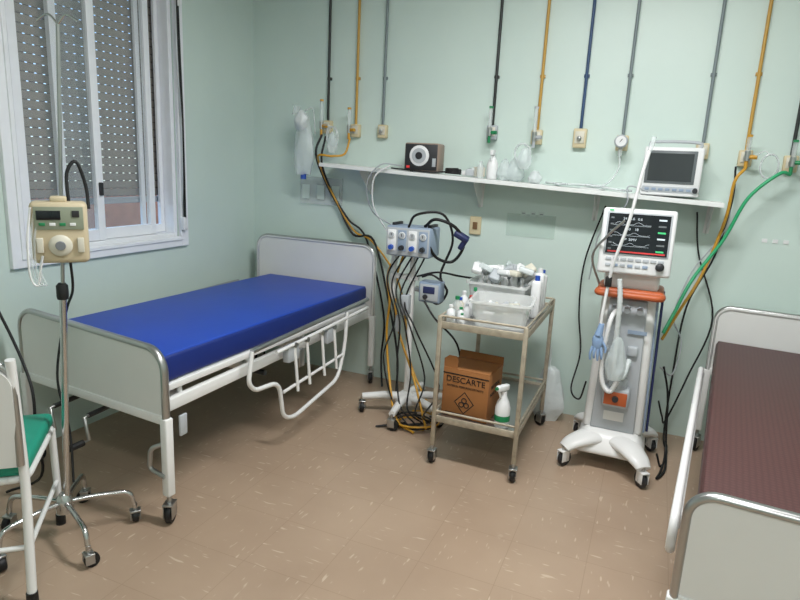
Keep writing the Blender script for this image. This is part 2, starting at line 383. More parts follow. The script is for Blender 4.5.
for i in range(4):
    b.tube([(2.15+.03*i,-.08,shz(2.1)+.010),(2.24,-.18-.015*i,shz(2.2)+.012),(2.4,-.10+.03*i,shz(2.4)+.020),(2.56,-.17,shz(2.58)+.014),(2.63,-.1,shz(2.66)+.014)],.007,clearp if i%2 else bagw,8,6)
b.box((2.25,-.14,shz(2.25)+.004),(.2,.12,.005),fold,.001,rot=(0,ang,.2)); b.box((2.42,-.13,shz(2.42)+.004),(.12,.10,.005),plast,.001,rot=(0,ang,-.3)); b.done('clear_tubing')
M=Matrix.Translation((2.825,-.12,shz(2.83)+.008))@Matrix.Rotation(R(-3),4,'Z')@Matrix.Diagonal((1.0,1,1.10,1))
b=B(); b.box((0,.01,.115),(.285,.15,.225),plast,.016,M=M); b.box((0,-.07,.115),(.29,.02,.23),plast,.01,M=M)
b.box((-.008,-.081,.135),(.245,.006,.155),scr2,.002,M=M); b.box((-.008,-.085,.135),(.215,.003,.130),scr3,.0,M=M)
b.box((0,-.081,.03),(.27,.006,.028),lgrey,.002,M=M)
for i in range(7): b.box((-.11+.034*i,-.086,.03),(.022,.004,.012),panelblue,.001,M=M)
b.lathe((.125,-.08,.03),[(.013,0),(.013,.014)],dark,14,'Y',M=M)
b.tube([(-.12,0,.225),(-.11,0,.255),(.11,0,.255),(.12,0,.225)],.008,lgrey,8,4,M=M); b.done('patient_monitor')
b=B(); b.bag((.52,-.15,1.61),.15,.09,.40,bagm,1,.4); b.blob((.51,-.17,1.76),(.10,.08,.14),bagw,.2,2); b.tube([(.59,-.12,1.68),(.575,-.13,1.84),(.52,-.14,1.83)],.005,clearp,8,5); b.cyl((.52,-.15,1.38),(.52,-.15,1.43),.02,bluecap); b.cyl((.46,-.16,1.80),(.47,-.16,1.86),.025,clearp); b.done('resuscitator_bag')
b=B(); b.bag((3.52,-.15,1.43),.15,.09,.28,bagw,5,.3); b.tube([(3.43,-.11,1.6),(3.47,-.13,1.62),(3.52,-.15,1.56)],.005,clearp,8,5); b.done('resuscitator_bag')
# ---------------------------------------------------------------- hospital bed
def arc_outline(w,z0,z1,r,n=8,dl=0):
    pts=[(0,z0),(0,z1-r)]
    for k in range(1,n+1):
        a=math.pi-k/n*math.pi/2; pts.append((r+r*math.cos(a),z1-r+r*math.sin(a)))
    for k in range(0,n+1):
        a=math.pi/2-k/n*math.pi/2; pts.append((w-r+r*math.cos(a),z1-r+r*math.sin(a)))
    pts.append((w,z0))
    if dl: pts=[(x,z+dl*(1-x/w)*(z-z0)/(z1-z0)) for x,z in pts]
    return pts
def bed(name,loc,rz,W,Lb,footH,headH,mm,mms,zt0,zt1,guard,panel0=.44,skew=0,dl=0,ml=.045,mr=.035,cr=.09):
    b=B()
    for y,h,p0,fr in((0,footH,panel0,True),(Lb,headH,.46,False)):
        MM=Matrix.Translation((0,y,0))
        if fr and skew: MM=Matrix.Translation((W,0,0))@Matrix.Rotation(R(-skew),4,'Z')@Matrix.Translation((-W,0,0))
        o=arc_outline(W,p0,h,cr,dl=dl if fr else 0)
        b.plate(o,.018,whiteold,M=MM)
        b.tube([(x,0,z) for x,z in o],.0175,steel if fr else whiteold,10,sq=.75,M=MM)
        if not fr: b.tube([(x,-.004,z) for x,z in arc_outline(W,p0,h+.003,cr)],.013,steel,8,M=MM)
        for x in(.0,W):
            b.box((x,0,(p0+.12)/2+.02),(.038,.038,p0-.10),white,.006,M=MM)
            b.caster(x,0,.045,top=.14,ang=.5 if x else -.3,M=MM)
        b.box((W/2,0,p0+.02),(W-.02,.03,.04),white,.005,M=MM)
    zf=.50
    y_s=.03+W*math.tan(R(skew)) if skew else 0
    for x in(.04,W-.04):
        d=(zt1-zt0); th=math.atan2(d,Lb); ys=y_s if x<W/2 else 0
        b.box((x,(Lb+ys)/2,zf),(.03,Lb-.02-ys,.055),white,.006)
        b.box((x,(Lb+ys)/2,(zt0+zt1)/2-.135),(.025,Lb-.08-ys,.03),white,.004,rot=(th,0,0))
    for y in(.14,.6,1.1,1.6,Lb-.1): b.box((W/2,y,zf),(W-.1,.035,.04),white,.004); b.cyl((.06,y,zf),(.06,y,zt0-.12),.012,white); b.cyl((W-.06,y,zf),(W-.06,y,zt0-.12),.012,white)
    b.box((W/2,Lb/2+.04,(zt0+zt1)/2-.122),(W-.09,Lb-.16,.012),lgrey,0,rot=(th,0,0))
    def mattress(x0,x1,y0l,y0r,y1,zo,zi,m,bev):
        vs=[]
        for zz in(zo,zi):
            for (x,y) in((x0,y0l),(x1,y0r),(x1,y1),(x0,y1)):
                vs.append((x,y,zt0+(zt1-zt0)*y/Lb+zz))
        bm=bmesh.new(); vv=[bm.verts.new(v) for v in vs]
        for f in((3,2,1,0),(4,5,6,7),(0,1,5,4),(1,2,6,5),(2,3,7,6),(3,0,4,7)): bm.faces.new([vv[i] for i in f])
        bmesh.ops.bevel(bm,geom=bm.edges[:],offset=bev,segments=4,affect='EDGES',profile=.5); b.addbm(bm,m,True)
    sk=W*math.tan(R(skew))
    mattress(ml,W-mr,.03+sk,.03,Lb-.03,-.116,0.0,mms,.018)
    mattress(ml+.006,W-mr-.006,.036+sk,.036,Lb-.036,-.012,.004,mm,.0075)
    for xx in(.34,.56):
        b.cyl((W*xx,-.02,.40),(W*xx,1.0,.44),.011,dark); b.tube([(W*xx,-.02,.40),(W*xx,-.04,.40),(W*xx+.02,-.04,.30),(W*xx+.02,-.08,.30)],.008,steel,8); b.cyl((W*xx+.02,-.07,.30),(W*xx+.02,-.14,.30),.014,black)
    b.cyl((.06,.75,.42),(W-.06,.75,.42),.014,dark); b.box((W/2,1.2,.43),(.5,.03,.03),white,.003,rot=(.3,0,0))
    if guard:
        for sx,xg in((1,W+.045),(-1,-.045)):
            def P(l): return [(xg+.0*sx,y,z) for y,z in l]
            b.tube(round_path(P([(.50,.62),(.47,.47),(.52,.42),(.72,.40),(.76,.19),(.86,.155),(1.34,.22),(1.42,.40),(1.44,.62)]),.07),.0115,white,10)
            b.tube(round_path(P([(.50,.62),(1.1,.635),(1.72,.645)]),.05),.0125,steel,10)
            b.tube(round_path(P([(.70,.56),(1.72,.59)]),.05),.010,white,10)
            for y in(.86,.98,1.14,1.28): b.tube([(xg,y,.56),(xg+.012*sx,y+.02,.30)],.009,white,8); b.lathe((xg,y,.56),[(.014,-.012),(.014,.012)],steel,12,'X')
            b.tube(P([(.76,.33),(1.40,.36)]),.009,white,8)
            for y in(.86,1.26): b.box((xg-.02*sx,y,.515),(.04,.10,.09),lgrey,.006)
            b.box((xg-.005*sx,.93,.47),(.02,.05,.10),steel,.004)
        b.tube(round_path([(W+.0,.03,.36),(W-.07,-.02,.33),(W-.08,-.02,.24),(W,-.02,.22)],.02),.01,steel,8)
        b.box((W+.02,.07,.42),(.012,.04,.09),lgrey,.004)
    else:
        for sx,xg in((-1,-.03),(1,W+.03)):
            b.tube(round_path([(xg,.08,.44),(xg,.08,.55),(xg,1.55,.60),(xg,1.55,.48),(xg,1.0,.42),(xg,.4,.40)],.05,closed=True),.013,white,10)
            for y in(.4,.8,1.2,1.5): b.cyl((xg,y,.41 if y<1.3 else .46),(xg,y,.57),.009,white,8)
            b.box((xg+.012*-sx,.85,.53),(.012,1.4,.05),white,.004,rot=(.03,0,0))
    return b.done(name,loc,rz)
bed('hospital_bed',(.14,-2.04,0),0,.94,1.90,.75,.965,blue,blueS,.712,.692,True,skew=5,dl=.03,ml=.12)
bed('hospital_bed',(2.96,-2.09,0),R(-5.5),.92,1.93,.69,.84,maroon,maroon,.665,.66,False,panel0=.34,ml=.02,cr=.07)
# ---------------------------------------------------------------- IV stand + pump
lx,ly=.10,.04
def PL(z): return Vector((lx*z/1.9,ly*z/1.9,z))
SX,SY=.79,-2.29
b=B(); b.cyl(PL(.13),PL(1.0),.0125,chrome,14); b.cyl(PL(1.0),PL(1.90),.0065,steel,12); b.lathe(PL(.97),[(.018,0),(.02,.01),(.02,.05),(.012,.06)],black,14)
b.lathe((0,0,.11),[(.03,0),(.032,.02),(.03,.06),(.016,.08)],chrome,16)
for a in (50,-22,195,262,125):
    a=R(a); c,s_=math.cos(a),math.sin(a)
    b.tube(round_path([(0,0,.15),(c*.10,s_*.10,.155),(c*.235,s_*.235,.145),(c*.25,s_*.25,.07)],.04),.010,chrome,10); b.caster(c*.25,s_*.25,.027,top=.09,ang=a)
t_=PL(1.90)
for s_ in(-1,1): b.tube(smooth_path([t_,t_+Vector((.03*s_,.01*s_,.03)),t_+Vector((.07*s_,.02*s_,.01))],5),.004,chrome,8)
b.done('iv_stand',(SX,SY,0))
pc=PL(1.21)
M=Matrix.Translation((pc.x+.0,pc.y-.0,0))@Matrix.Rotation(R(50),4,'Z')
b=B(); b.box((0,-.075,1.225),(.170,.10,.205),pumpm,.015,M=M); b.box((0,-.127,1.275),(.145,.006,.075),mat('pump_label_green',(138,146,126),.5),.001,M=M)
b.box((-.03,-.131,1.285),(.07,.004,.03),scr,.001,M=M)
for i in range(4): b.box((-.05+.03*i,-.131,1.255),(.018,.004,.01),plast if i%2 else greencap,.001,M=M)
b.box((.05,-.131,1.29),(.022,.004,.022),dark,.001,M=M)
b.lathe((.0,-.125,1.185),[(.034,0),(.036,.012),(.028,.02)],plast2,20,'Y',M=M); b.lathe((0,-.144,1.185),[(.016,0),(.014,.01)],grey,16,'Y',M=M)
b.box((-.06,-.13,1.185),(.02,.01,.05),plast2,.002,M=M); b.box((.06,-.13,1.185),(.02,.01,.05),plast2,.002,M=M)
b.box((0,-.018,1.225),(.05,.018,.08),dark,.004,M=M); b.box((0,-.075,1.335),(.05,.05,.02),pumpm,.006,M=M)
for i in range(3): b.tube([M@Vector((-.08+.012*i,-.12,1.31)),M@Vector((-.095+.01*i,-.13,1.2)),M@Vector((-.095+.01*i,-.13,1.08)),M@Vector((-.075+.012*i,-.13,1.05)),M@Vector((-.065,-.13,1.10)),M@Vector((-.055,-.13,1.15))],.004,clearp if i else plast,6,5)
b.tube([M@Vector((.03,-.06,1.32)),M@Vector((.03,-.05,1.42)),M@Vector((.06,-.04,1.46)),M@Vector((.085,-.03,1.38)),M@Vector((.09,-.04,1.30))],.006,black,8,6)
b.done('infusion_pump',(SX,SY,0))
# ---------------------------------------------------------------- chair
M=None
b=B(); w,d=.40,.42
b.box((-w/2,d/2-.0,.465),(w+.01,d,.055),teal,.02,seg=3,smooth=True)
b.tube(round_path([(0,0,.43),(0,d,.43),(-w,d,.43),(-w,0,.43)],.05,closed=True),.0125,white,10)
for x in(0,-w):
    b.tube(round_path([(x,-.06,.02),(x,-.01,.43),(x,-.05,.86)],.1),.015,white,12)
    b.tube([(x,d-.03,.43),(x,d,.02)],.0135,white,12)
    b.tube([(x,-.035,.20),(x,d-.01,.20)],.009,white,8)
    for yy in(-.06,d): b.cyl((x,yy,0),(x,yy,.045),.018,black,12)
b.tube([(-w,-.035,.2),(0,-.035,.2)],.009,white,8)
b.plate([(x-w,z) for x,z in arc_outline(w,.50,.84,.07)],.016,whiteold,M=Matrix.Translation((0,-.015,0))@Matrix.Rotation(R(3),4,'X'))
b.tube([(x-w,-.045,z+.003) for x,z in arc_outline(w,.50,.85,.07)],.012,steel,10)
b.done('hospital_chair',(.975,-2.555,0),R(42))
# ---------------------------------------------------------------- gas blender stand
b=B(); lm=white
b.cyl((0,0,.12),(0,0,1.0),.018,lm,14); b.lathe((0,0,.07),[(.06,0),(.07,.02),(.06,.05),(.025,.08)],lm,20)
for a in (-22,-158,90,215+60,35):
    a=R(a); c,s_=math.cos(a),math.sin(a); b.tube([(0,0,.11),(c*.14,s_*.14,.115),(c*.27,s_*.27,.10)],[.028,.02],lm,10); b.caster(c*.27,s_*.27,.034,top=.1,ang=a)
b.box((.0,-.02,1.08),(.27,.17,.17),panelblue,.01); b.box((0,-.107,1.08),(.26,.006,.155),lgrey,.002)
for i in range(4):
    xx=-.096+.064*i; b.box((xx,-.111,1.085),(.052,.004,.12),panelblue if i%2 else plast,.002); b.lathe((xx,-.112,1.045),[(.015,0),(.014,.02)],dark if i%2 else bluecap,16,'Y'); b.lathe((xx,-.112,1.115),[(.02,0),(.02,.006)],plast,16,'Y'); b.lathe((xx,-.119,1.115),[(.016,0),(.016,.002)],lgrey,16,'Y'); b.box((xx,-.122,1.117),(.003,.002,.016),ink)
for xx in(-.11,.11): b.box((xx,0,1.17),(.02,.12,.02),dark,.003)
b.box((-.13,.02,.86),(.03,.03,.3),white,.004); b.box((-.05,0,.86),(.18,.03,.03),white,.004)
b.box((.14,-.04,.80),(.13,.09,.12),panelblue,.008); b.box((.14,-.087,.80),(.11,.006,.095),lgrey,.002); b.box((.14,-.091,.815),(.07,.003,.04),navy,.001); b.lathe((.12,-.09,.775),[(.014,0),(.014,.01)],dark,14,'Y')
b.box((.07,-.02,.8),(.08,.03,.03),steel,.004); b.tube([(.08,-.05,.88),(.14,-.06,.90),(.2,-.05,.87)],.006,black,8,4)
b.box((-.02,-.035,.70),(.05,.05,.12),lgrey,.006); b.box((-.06,-.04,.58),(.03,.03,.10),lgrey,.006)
gs=b.done('gas_blender_stand',(1.50,-.50,0))
# ---------------------------------------------------------------- hoses
H=B()
def hz(pts,r,m,n=7): H.tube(pts,r,m,8,n)
hz([(.845,-.1,1.66),(.83,-.14,1.56),(.78,-.22,1.54),(.69,-.24,1.54),(.64,-.12,1.46),(.70,-.05,1.28),(.86,-.04,1.05),(1.0,-.04,.99),(1.18,-.05,.80),(1.33,-.2,.62),(1.45,-.35,.30),(1.62,-.45,.08),(1.70,-.5,.012)],.007,yellow)
hz([(.63,-.1,1.68),(.61,-.14,1.55),(.64,-.05,1.36),(.74,-.04,1.2),(.86,-.04,1.02),(1.02,-.04,.99),(1.15,-.05,.6),(1.28,-.15,.25),(1.35,-.3,.03)],.008,black)
hz([(.66,-.1,1.67),(.65,-.13,1.50),(.69,-.05,1.3),(.82,-.04,1.12),(.96,-.03,.99),(1.12,-.05,.5),(1.14,-.1,.2),(1.2,-.2,.02)],.007,black)
H.done('gas_hose_bundle',parent=gs)
H=B()
hz([(1.38,-.45,1.0),(1.33,-.48,.85),(1.36,-.5,.7),(1.34,-.48,.5),(1.40,-.55,.25),(1.52,-.7,.05),(1.66,-.76,.012)],.0075,yellow)
hz([(1.42,-.45,1.0),(1.36,-.42,.80),(1.42,-.5,.55),(1.58,-.6,.28),(1.72,-.72,.03)],.007,yellow)
for i in range(5):
    k=i*.03
    hz([(1.42+k*1.4,-.5-k*.3,1.0),(1.36+k,-.55,.85-k),(1.42+k*1.5,-.55-k,.6),(1.38+k*3,-.6,.38-k),(1.47+k*2,-.64-k,.12),(1.60+k,-.70+k,.02),(1.56-k,-.66-k,.012),(1.52,-.70,.01)],.005,black)
for i in range(4):
    a0=i*.9; pts=[(1.62+(.10+.015*i)*math.cos(a0+t*.35),-.64+(.09+.01*i)*math.sin(a0+t*.35),.012+.01*i+.004*math.sin(t)) for t in range(17)]
    H.tube(pts,.0055,black if i%3 else yellow,6)
hz([(1.58,-.55,1.17),(1.66,-.6,1.22),(1.76,-.55,1.18),(1.80,-.5,1.08),(1.74,-.5,.98),(1.66,-.55,1.0),(1.62,-.6,1.08)],.009,black)
hz([(1.50,-.6,1.165),(1.56,-.64,1.24),(1.70,-.6,1.25),(1.74,-.52,1.1),(1.68,-.52,.9),(1.72,-.5,.8),(1.66,-.5,.72),(1.58,-.52,.80)],.007,black)
hz([(1.22,-.27,1.50),(1.12,-.28,1.42),(1.10,-.24,1.25),(1.16,-.2,1.12),(1.28,-.3,1.05),(1.36,-.4,1.08)],.005,plast)
hz([(1.30,-.27,1.50),(1.16,-.28,1.50),(1.06,-.26,1.38),(1.08,-.2,1.2),(1.3,-.3,1.12),(1.36,-.4,1.1)],.004,lgrey)
hz([(1.62,-.6,.75),(1.70,-.62,.66),(1.80,-.50,.5),(1.82,-.45,.3),(1.8,-.45,.02)],.006,black)
hz([(1.55,-.55,.88),(1.7,-.62,.93),(1.8,-.5,.9),(1.9,-.3,.86)],.006,black)
Mx=Matrix.Translation((1.79,-.52,1.13))@Euler((.3,.5,.3)).to_matrix().to_4x4(); H.box((0,0,0),(.09,.05,.035),navy,.01,M=Mx); H.box((.03,0,-.035),(.03,.04,.07),navy,.008,M=Mx)
H.done('cable_bundle',parent=gs)
# ---------------------------------------------------------------- cart
CW,CD=.425,.76; X0,Y0=1.865,-1.02
b=B()
for x in(0,CW):
    for y in(0,CD):
        b.box((x,y,.445),(.022,.022,.69),rust,.003); b.caster(x,y,.036,top=.12,ang=.4*x+y)
for z,rim in((.745,.79),(.25,.29)):
    b.box((CW/2,CD/2,z),(CW,CD,.006),steel)
    for y in(0,CD): b.box((CW/2,y,z),(CW,.012,.035),rust,.002); b.cyl((0,y,rim),(CW,y,rim),.006,rust,8)
    for x in(0,CW): b.box((x,CD/2,z),(.012,CD,.035),rust,.002); b.cyl((x,0,rim),(x,CD,rim),.006,rust,8)
b.done('medical_cart',(X0,Y0,0))
zc=.749
def bin_(name,c,w,d,h,rz=0,m=binm):
    b=B(); t=.004
    wt,dt=w*1.0,d*1.0; wb,db=w*.86,d*.88
    def rr(w_,d_,z,r=.03,n=5):
        o=[]
        for cx,cy,a0 in((w_/2-r,d_/2-r,0),(-w_/2+r,d_/2-r,90),(-w_/2+r,-d_/2+r,180),(w_/2-r,-d_/2+r,270)):
            for k in range(n): a=R(a0+90*k/(n-1)); o.append((cx+r*math.cos(a),cy+r*math.sin(a),z))
        return o
    rings=[rr(wb,db,0),rr(wt,dt,h-.005),rr(wt+.02,dt+.02,h-.012),rr(wt+.02,dt+.02,h),rr(wt-.006,dt-.006,h),rr(wb-.008,db-.008,t)]
    n=len(rings[0]); vs=[p for r_ in rings for p in r_]; fs=[list(range(n))[::-1],[5*n+k for k in range(n)]]
    for i in range(5):
        for k in range(n): fs.append((i*n+k,i*n+(k+1)%n,(i+1)*n+(k+1)%n,(i+1)*n+k))
    b.raw(vs,fs,m,False); return b.done(name,c,rz)
bin1=bin_('storage_bin',(X0+.265,Y0+.175,zc),.29,.25,.13,R(6))
bin2=bin_('storage_bin',(X0+.18,Y0+.49,zc),.32,.26,.16,R(-3))
def bottle(b,x,y,z,r,h,m,cap): 
    b.lathe((x,y,z),[(r*.9,0),(r,.004),(r,h*.68),(r*.45,h*.8),(r*.42,h*.86)],m,14); b.lathe((x,y,z+h*.86),[(r*.5,0),(r*.5,h*.13),(r*.42,h*.14)],cap,12)
caps=[plast,greencap,bluecap,redcap,lgrey,plast,plast]
b=B()
for i in range(12):
    x=X0+.07+.045*(i%6)+random.uniform(-.004,.004); y=Y0+.45+.09*(i//6); bottle(b,x,y,zc+.008,.021,random.uniform(.18,.26),random.choice([plast,plast,plast2,clearp]),random.choice(caps))
for i in range(18):
    b.box((X0+.06+.052*(i%6),Y0+.40+.07*(i//6)+random.uniform(-.02,.02),zc+.195+random.uniform(-.02,.05)),(.08,.055,.03),[plast,bagw,plast2,plast,lgrey,bagm][(i*5+i//6)%6],.008,rot=(random.uniform(-.6,.6),random.uniform(-.8,.8),random.uniform(0,3)))
b.done('bottles_and_packets',parent=bin2)
b=B()
for i,(x,y,r,h,m,c) in enumerate([(.035,.05,.021,.09,plast,plast),(.075,.09,.018,.075,plast,greencap),(.04,.13,.024,.12,clearp,greencap),(.085,.16,.018,.08,plast,lgrey),(.035,.2,.022,.1,plast2,bluecap),(.08,.24,.02,.11,plast,redcap),(.03,.28,.023,.12,plast,plast),(.08,.31,.02,.14,clearp,greencap),(.1,.03,.015,.06,plast,greencap),(.055,.02,.013,.05,plast,plast)]):
    bottle(b,X0+x,Y0+y,zc+.001,r,h,m,c)
b.done('medicine_bottles')
b=B()
for i in range(36):
    x=X0+.265+random.uniform(-.09,.09); y=Y0+.175+random.uniform(-.075,.075); a=random.uniform(0,3.1)
    M=Matrix.Translation((x,y,zc+.016+.014*(i%7)))@Matrix.Rotation(a,4,'Z')@Matrix.Rotation(random.uniform(-.3,.3),4,'Y')
    b.cyl((-.03,0,0),(.03,0,0),.011,random.choice([plast,plast2,lgrey,bagw]),10,M=M); b.cyl((.03,0,0),(.04,0,0),.008,random.choice([greencap,bluecap,orange,lgrey,plast]),8,M=M)
b.done('syringe_pile',parent=bin1)
b=B()
for x,y,h in((.385,.40,.20),(.385,.47,.23),(.385,.55,.21)):
    b.box((X0+x,Y0+y,zc+h/2),(.05,.055,h),plast,.012); b.cyl((X0+x,Y0+y,zc+h),(X0+x,Y0+y,zc+h+.025),.013,bluecap if h<.22 else plast)
b.done('disinfectant_bottle')
b=B()
for i in range(6):
    b.blob((X0+.07+.055*i,Y0+.69,zc+.045+.05*(i%3)),(.08,.06,.08),[plast,bagw,plast2][i%3],.3,i+10,2)
b.done('gauze_packets')
# sharps box
M=Matrix.Translation((X0+.145,Y0+.16,.256))@Matrix.Rotation(R(-4),4,'Z')@Matrix.Diagonal((.98,1,.97,1))
b=B(); b.box((0,0,.13),(.25,.22,.26),cardb,.002,M=M)
b.box((-.0,-.04,.27),(.25,.14,.004),cardb,rot=(.12,0,0),M=M); b.box((.0,.112,.275),(.25,.004,.05),cardb,M=M)
b.plate([(-.125,0),(-.125,.05),(-.10,.07),(-.06,.07),(-.05,.05),(-.05,0)],.004,cardb,M=M@Matrix.Translation((-.0,-.105,.26)))
b.box((0,-.1112,.235),(.25,.001,.006),ink,M=M); b.text('DESCARTE',.045,ink,M@Matrix.Translation((0,-.1115,.205))@FX)
b.text('MATERIAL PERFUROCORTANTE',.014,ink,M@Matrix.Translation((0,-.1115,.17))@FX)
b.plate([(0,-.062),(.055,0),(0,.062),(-.055,0)],.0008,ink,M=M@Matrix.Translation((0,-.1114,.085))) 
b.plate([(0,-.055),(.048,0),(0,.055),(-.048,0)],.0012,cardb,M=M@Matrix.Translation((0,-.1116,.085)))
for a in(90,210,330):
    a=R(a); pts=[(.016*math.cos(a)+.013*math.cos(t),-.1125,.083+.016*math.sin(a)+.013*math.sin(t)) for t in [k*math.pi/8 for k in range(17)]]
    b.tube(pts,.0028,ink,6,M=M)
b.box((0,-.1115,.018),(.2,.001,.008),ink,M=M)
b.text('MATERIAL',.03,ink,M@Matrix.Translation((.1255,0,.18))@Matrix.Rotation(R(90),4,'Z')@FX); b.text('INFECTANTE',.026,ink,M@Matrix.Translation((.1255,0,.14))@Matrix.Rotation(R(90),4,'Z')@FX)
b.done('sharps_disposal_box')
b=B(); b.lathe((0,0,0),[(.034,0),(.038,.008),(.038,.10),(.03,.13),(.014,.165),(.014,.185)],plast,20); b.lathe((0,0,.035),[(.0385,0),(.0385,.03)],greencap,20)
b.box((0,-.012,.205),(.026,.075,.03),plast,.006); b.cyl((0,-.045,.208),(0,-.06,.208),.008,greencap); b.box((0,-.03,.175),(.012,.008,.045),plast,.003,rot=(.4,0,0)); b.done('spray_bottle',(X0+.335,Y0+.06,.254),R(-30))
b=B(); b.bag((2.30,-.13,.17),.20,.14,.34,bagw,21,.4); b.tube([(2.29,-.13,.33),(2.29,-.13,.42),(2.28,-.15,.50)],.008,bagw,6,4); b.done('waste_bag')
# ---------------------------------------------------------------- ventilator
VX,VY=2.705,-.52
b=B()
b.frust(.085,(0,.02),.37,.42,.20,(0,.03),.27,.30,white,.035)
for (x,y,r) in((-.215,-.20,.042),(.175,-.25,.042),(.21,.21,.042),(-.19,.24,.042)):
    b.tube([(x*.2,y*.25,.155),(x*.55,y*.6,.15),(x*.85,y*.88,.13),(x*1.0,y*1.02,.105)],[.085,.04],white,14,4,sq=.5)
    b.caster(x,y,r,top=.11,ang=.6*x/abs(x),body=white,wm=dark); b.lathe((x-.02,y+.01,r),[(.02,0),(.02,.04)],lgrey,14,'X')
b.frust(.18,(0,.05),.30,.22,1.0,(0,.05),.255,.2,white,.025)
b.frust(.20,(0,-.065),.22,.04,.90,(0,-.055),.18,.03,lgrey,.008)
b.frust(.2,(.155,.05),.012,.16,.92,(.134,.05),.012,.16,panelblue,.003)
b.cyl((.17,.0,.2),(.155,.0,.95),.007,navy,10)
b.box((0,.02,.935),(.32,.26,.045),orange,.02,seg=3); b.tube(round_path([(-.15,-.08,.935),(-.15,-.15,.935),(.15,-.15,.935),(.15,-.08,.935)],.05),.016,orange,10)
b.box((0,.03,1.0),(.26,.22,.10),white,.02)
M=Matrix.Translation((0.0,-.09,1.19))@Matrix.Rotation(R(4),4,'Z')@Matrix.Rotation(R(-9),4,'X')
b.box((0,.035,0),(.31,.10,.29),plast,.02,M=M); b.box((0,-.02,0),(.335,.03,.32),plast,.014,M=M)
b.box((0,-.036,.035),(.295,.006,.208),lgrey,.002,M=M); b.box((0,-.04,.035),(.278,.004,.193),scr,0,M=M)
for r_ in range(3):
    b.text(('24   5.0   0.6','450    18','P  SIMV')[r_],.017,emw,M@Matrix.Translation((-.03,-.0425,.108-.05*r_))@FX,.0002)
    b.box((-.03,-.0425,.076-.05*r_),(.17,.0006,.001),emw,M=M)
    b.tube([(-.11+.011*k,-.0428,.080-.05*r_+.012*max(0,math.sin(k*.8+r_))) for k in range(16)],.0008,emw,4,M=M)
for k in range(6):
    b.box((.105,-.0425,.11-.03*k),(.035,.0006,.008),(emw,scr2,emg)[k%3],M=M); b.box((-.122,-.0425,.11-.03*k),(.014,.0006,.008),scr2,M=M)
b.box((0,-.0425,-.052),(.26,.001,.007),emr,M=M)
for i in range(8): b.box((-.12+.034*i,-.038,-.088),(.026,.005,.014),lgrey,.001,M=M)
for i in range(6): b.box((-.12+.034*i,-.038,-.118),(.024,.005,.014),panelblue if i%2 else lgrey,.001,M=M)
b.lathe((.115,-.034,-.112),[(.02,0),(.019,.02),(.015,.024)],dark,18,'Y',M=M); b.box((-.13,-.038,.147),(.02,.004,.006),emg,M=M)
b.cyl((0,.03,1.0),(0,-.04,1.14),.045,lgrey)
b.box((.0,-.10,.40),(.13,.10,.10),lgrey,.012); b.box((0,-.152,.40),(.11,.006,.07),orange,.004); b.lathe((.0,-.115,.45),[(.045,0),(.048,.01),(.048,.05),(.03,.065),(.02,.07)],clearp,18); b.lathe((0,-.155,.40),[(.016,0),(.015,.014)],dark,14,'Y')
b.box((-.055,-.08,.60),(.07,.05,.10),lgrey,.01); b.box((.05,-.075,.64),(.05,.04,.05),lgrey,.006)
for i in range(3): b.cyl((-.06+.06*i,-.08,.86),(-.06+.06*i,-.12,.85),.014,lgrey)
b.box((.06,-.084,.74),(.09,.002,.02),panelblue); b.box((.0,-.083,.28),(.10,.004,.05),whiteold,.002)
vt=b.done('ventilator',(VX,VY,0))
b=B()
def corr(pts,r,m):
    P=smooth_path(pts,14); rs=[r*(1.0 if i%2 else .82) for i in range(len(P))]; b.tube(P,rs,m,10)
corr([(VX-.05,VY-.12,.85),(VX-.07,VY-.18,.80),(VX-.085,VY-.17,.6),(VX-.07,VY-.17,.48),(VX-.03,VY-.17,.44),(VX+.0,VY-.16,.50)],.013,plast)
corr([(VX-.05,VY-.20,1.02),(VX-.035,VY-.20,.9),(VX-.03,VY-.18,.68),(VX-.02,VY-.17,.55),(VX+.02,VY-.16,.52),(VX+.04,VY-.1,.60)],.014,bagw)
b.tube(smooth_path([(VX-.15,VY+.0,.94),(VX-.20,VY-.06,1.1),(VX-.13,VY-.20,1.22),(VX-.06,VY-.23,1.30)],6),.006,steel,8); b.tube([(VX-.10,VY-.19,.98),(VX-.085,VY-.21,1.1),(VX-.04,VY-.23,1.3),(VX-.01,VY-.24,1.52),(VX+.01,VY-.24,1.63)],.008,plast,10,6); b.cyl((VX+.01,VY-.24,1.62),(VX+.02,VY-.24,1.68),.011,clearp)
b.tube([(VX-.1,VY-.19,.98),(VX-.11,VY-.2,.8),(VX-.10,VY-.18,.62)],.008,plast,10,6); b.box((VX-.10,VY-.19,1.0),(.03,.03,.05),black,.004)
b.bag((VX-.02,VY-.19,.62),.09,.05,.22,bagm,55,.4)
gx,gy,gz=VX-.115,VY-.20,.70
b.blob((gx,gy,gz),(.052,.028,.09),glove,.15,30); 
for i in range(4): b.tube([(gx-.020+.013*i,gy,gz-.03),(gx-.028+.018*i,gy-.005,gz-.07),(gx-.026+.018*i,gy,gz-.10+.01*(i%2))],[.008,.0055],glove,8,4)
b.tube([(gx+.02,gy,gz),(gx+.04,gy,gz-.03),(gx+.042,gy,gz-.055)],[.008,.0055],glove,8,4); b.tube([(gx,gy,gz+.03),(gx+.01,gy,gz+.09)],[.020,.013],glove,10); b.done('breathing_circuit',parent=vt)
H=B()
hz([(3.375,-.1,1.55),(3.32,-.14,1.55),(3.2,-.15,1.42),(3.12,-.15,1.2),(3.0,-.2,.98),(2.93,-.3,.8),(2.89,-.36,.7)],.009,greenh)
hz([(3.17,-.1,1.57),(3.13,-.12,1.5),(3.12,-.08,1.3),(3.05,-.1,1.0),(2.96,-.2,.8),(2.89,-.34,.66)],.008,yellow)
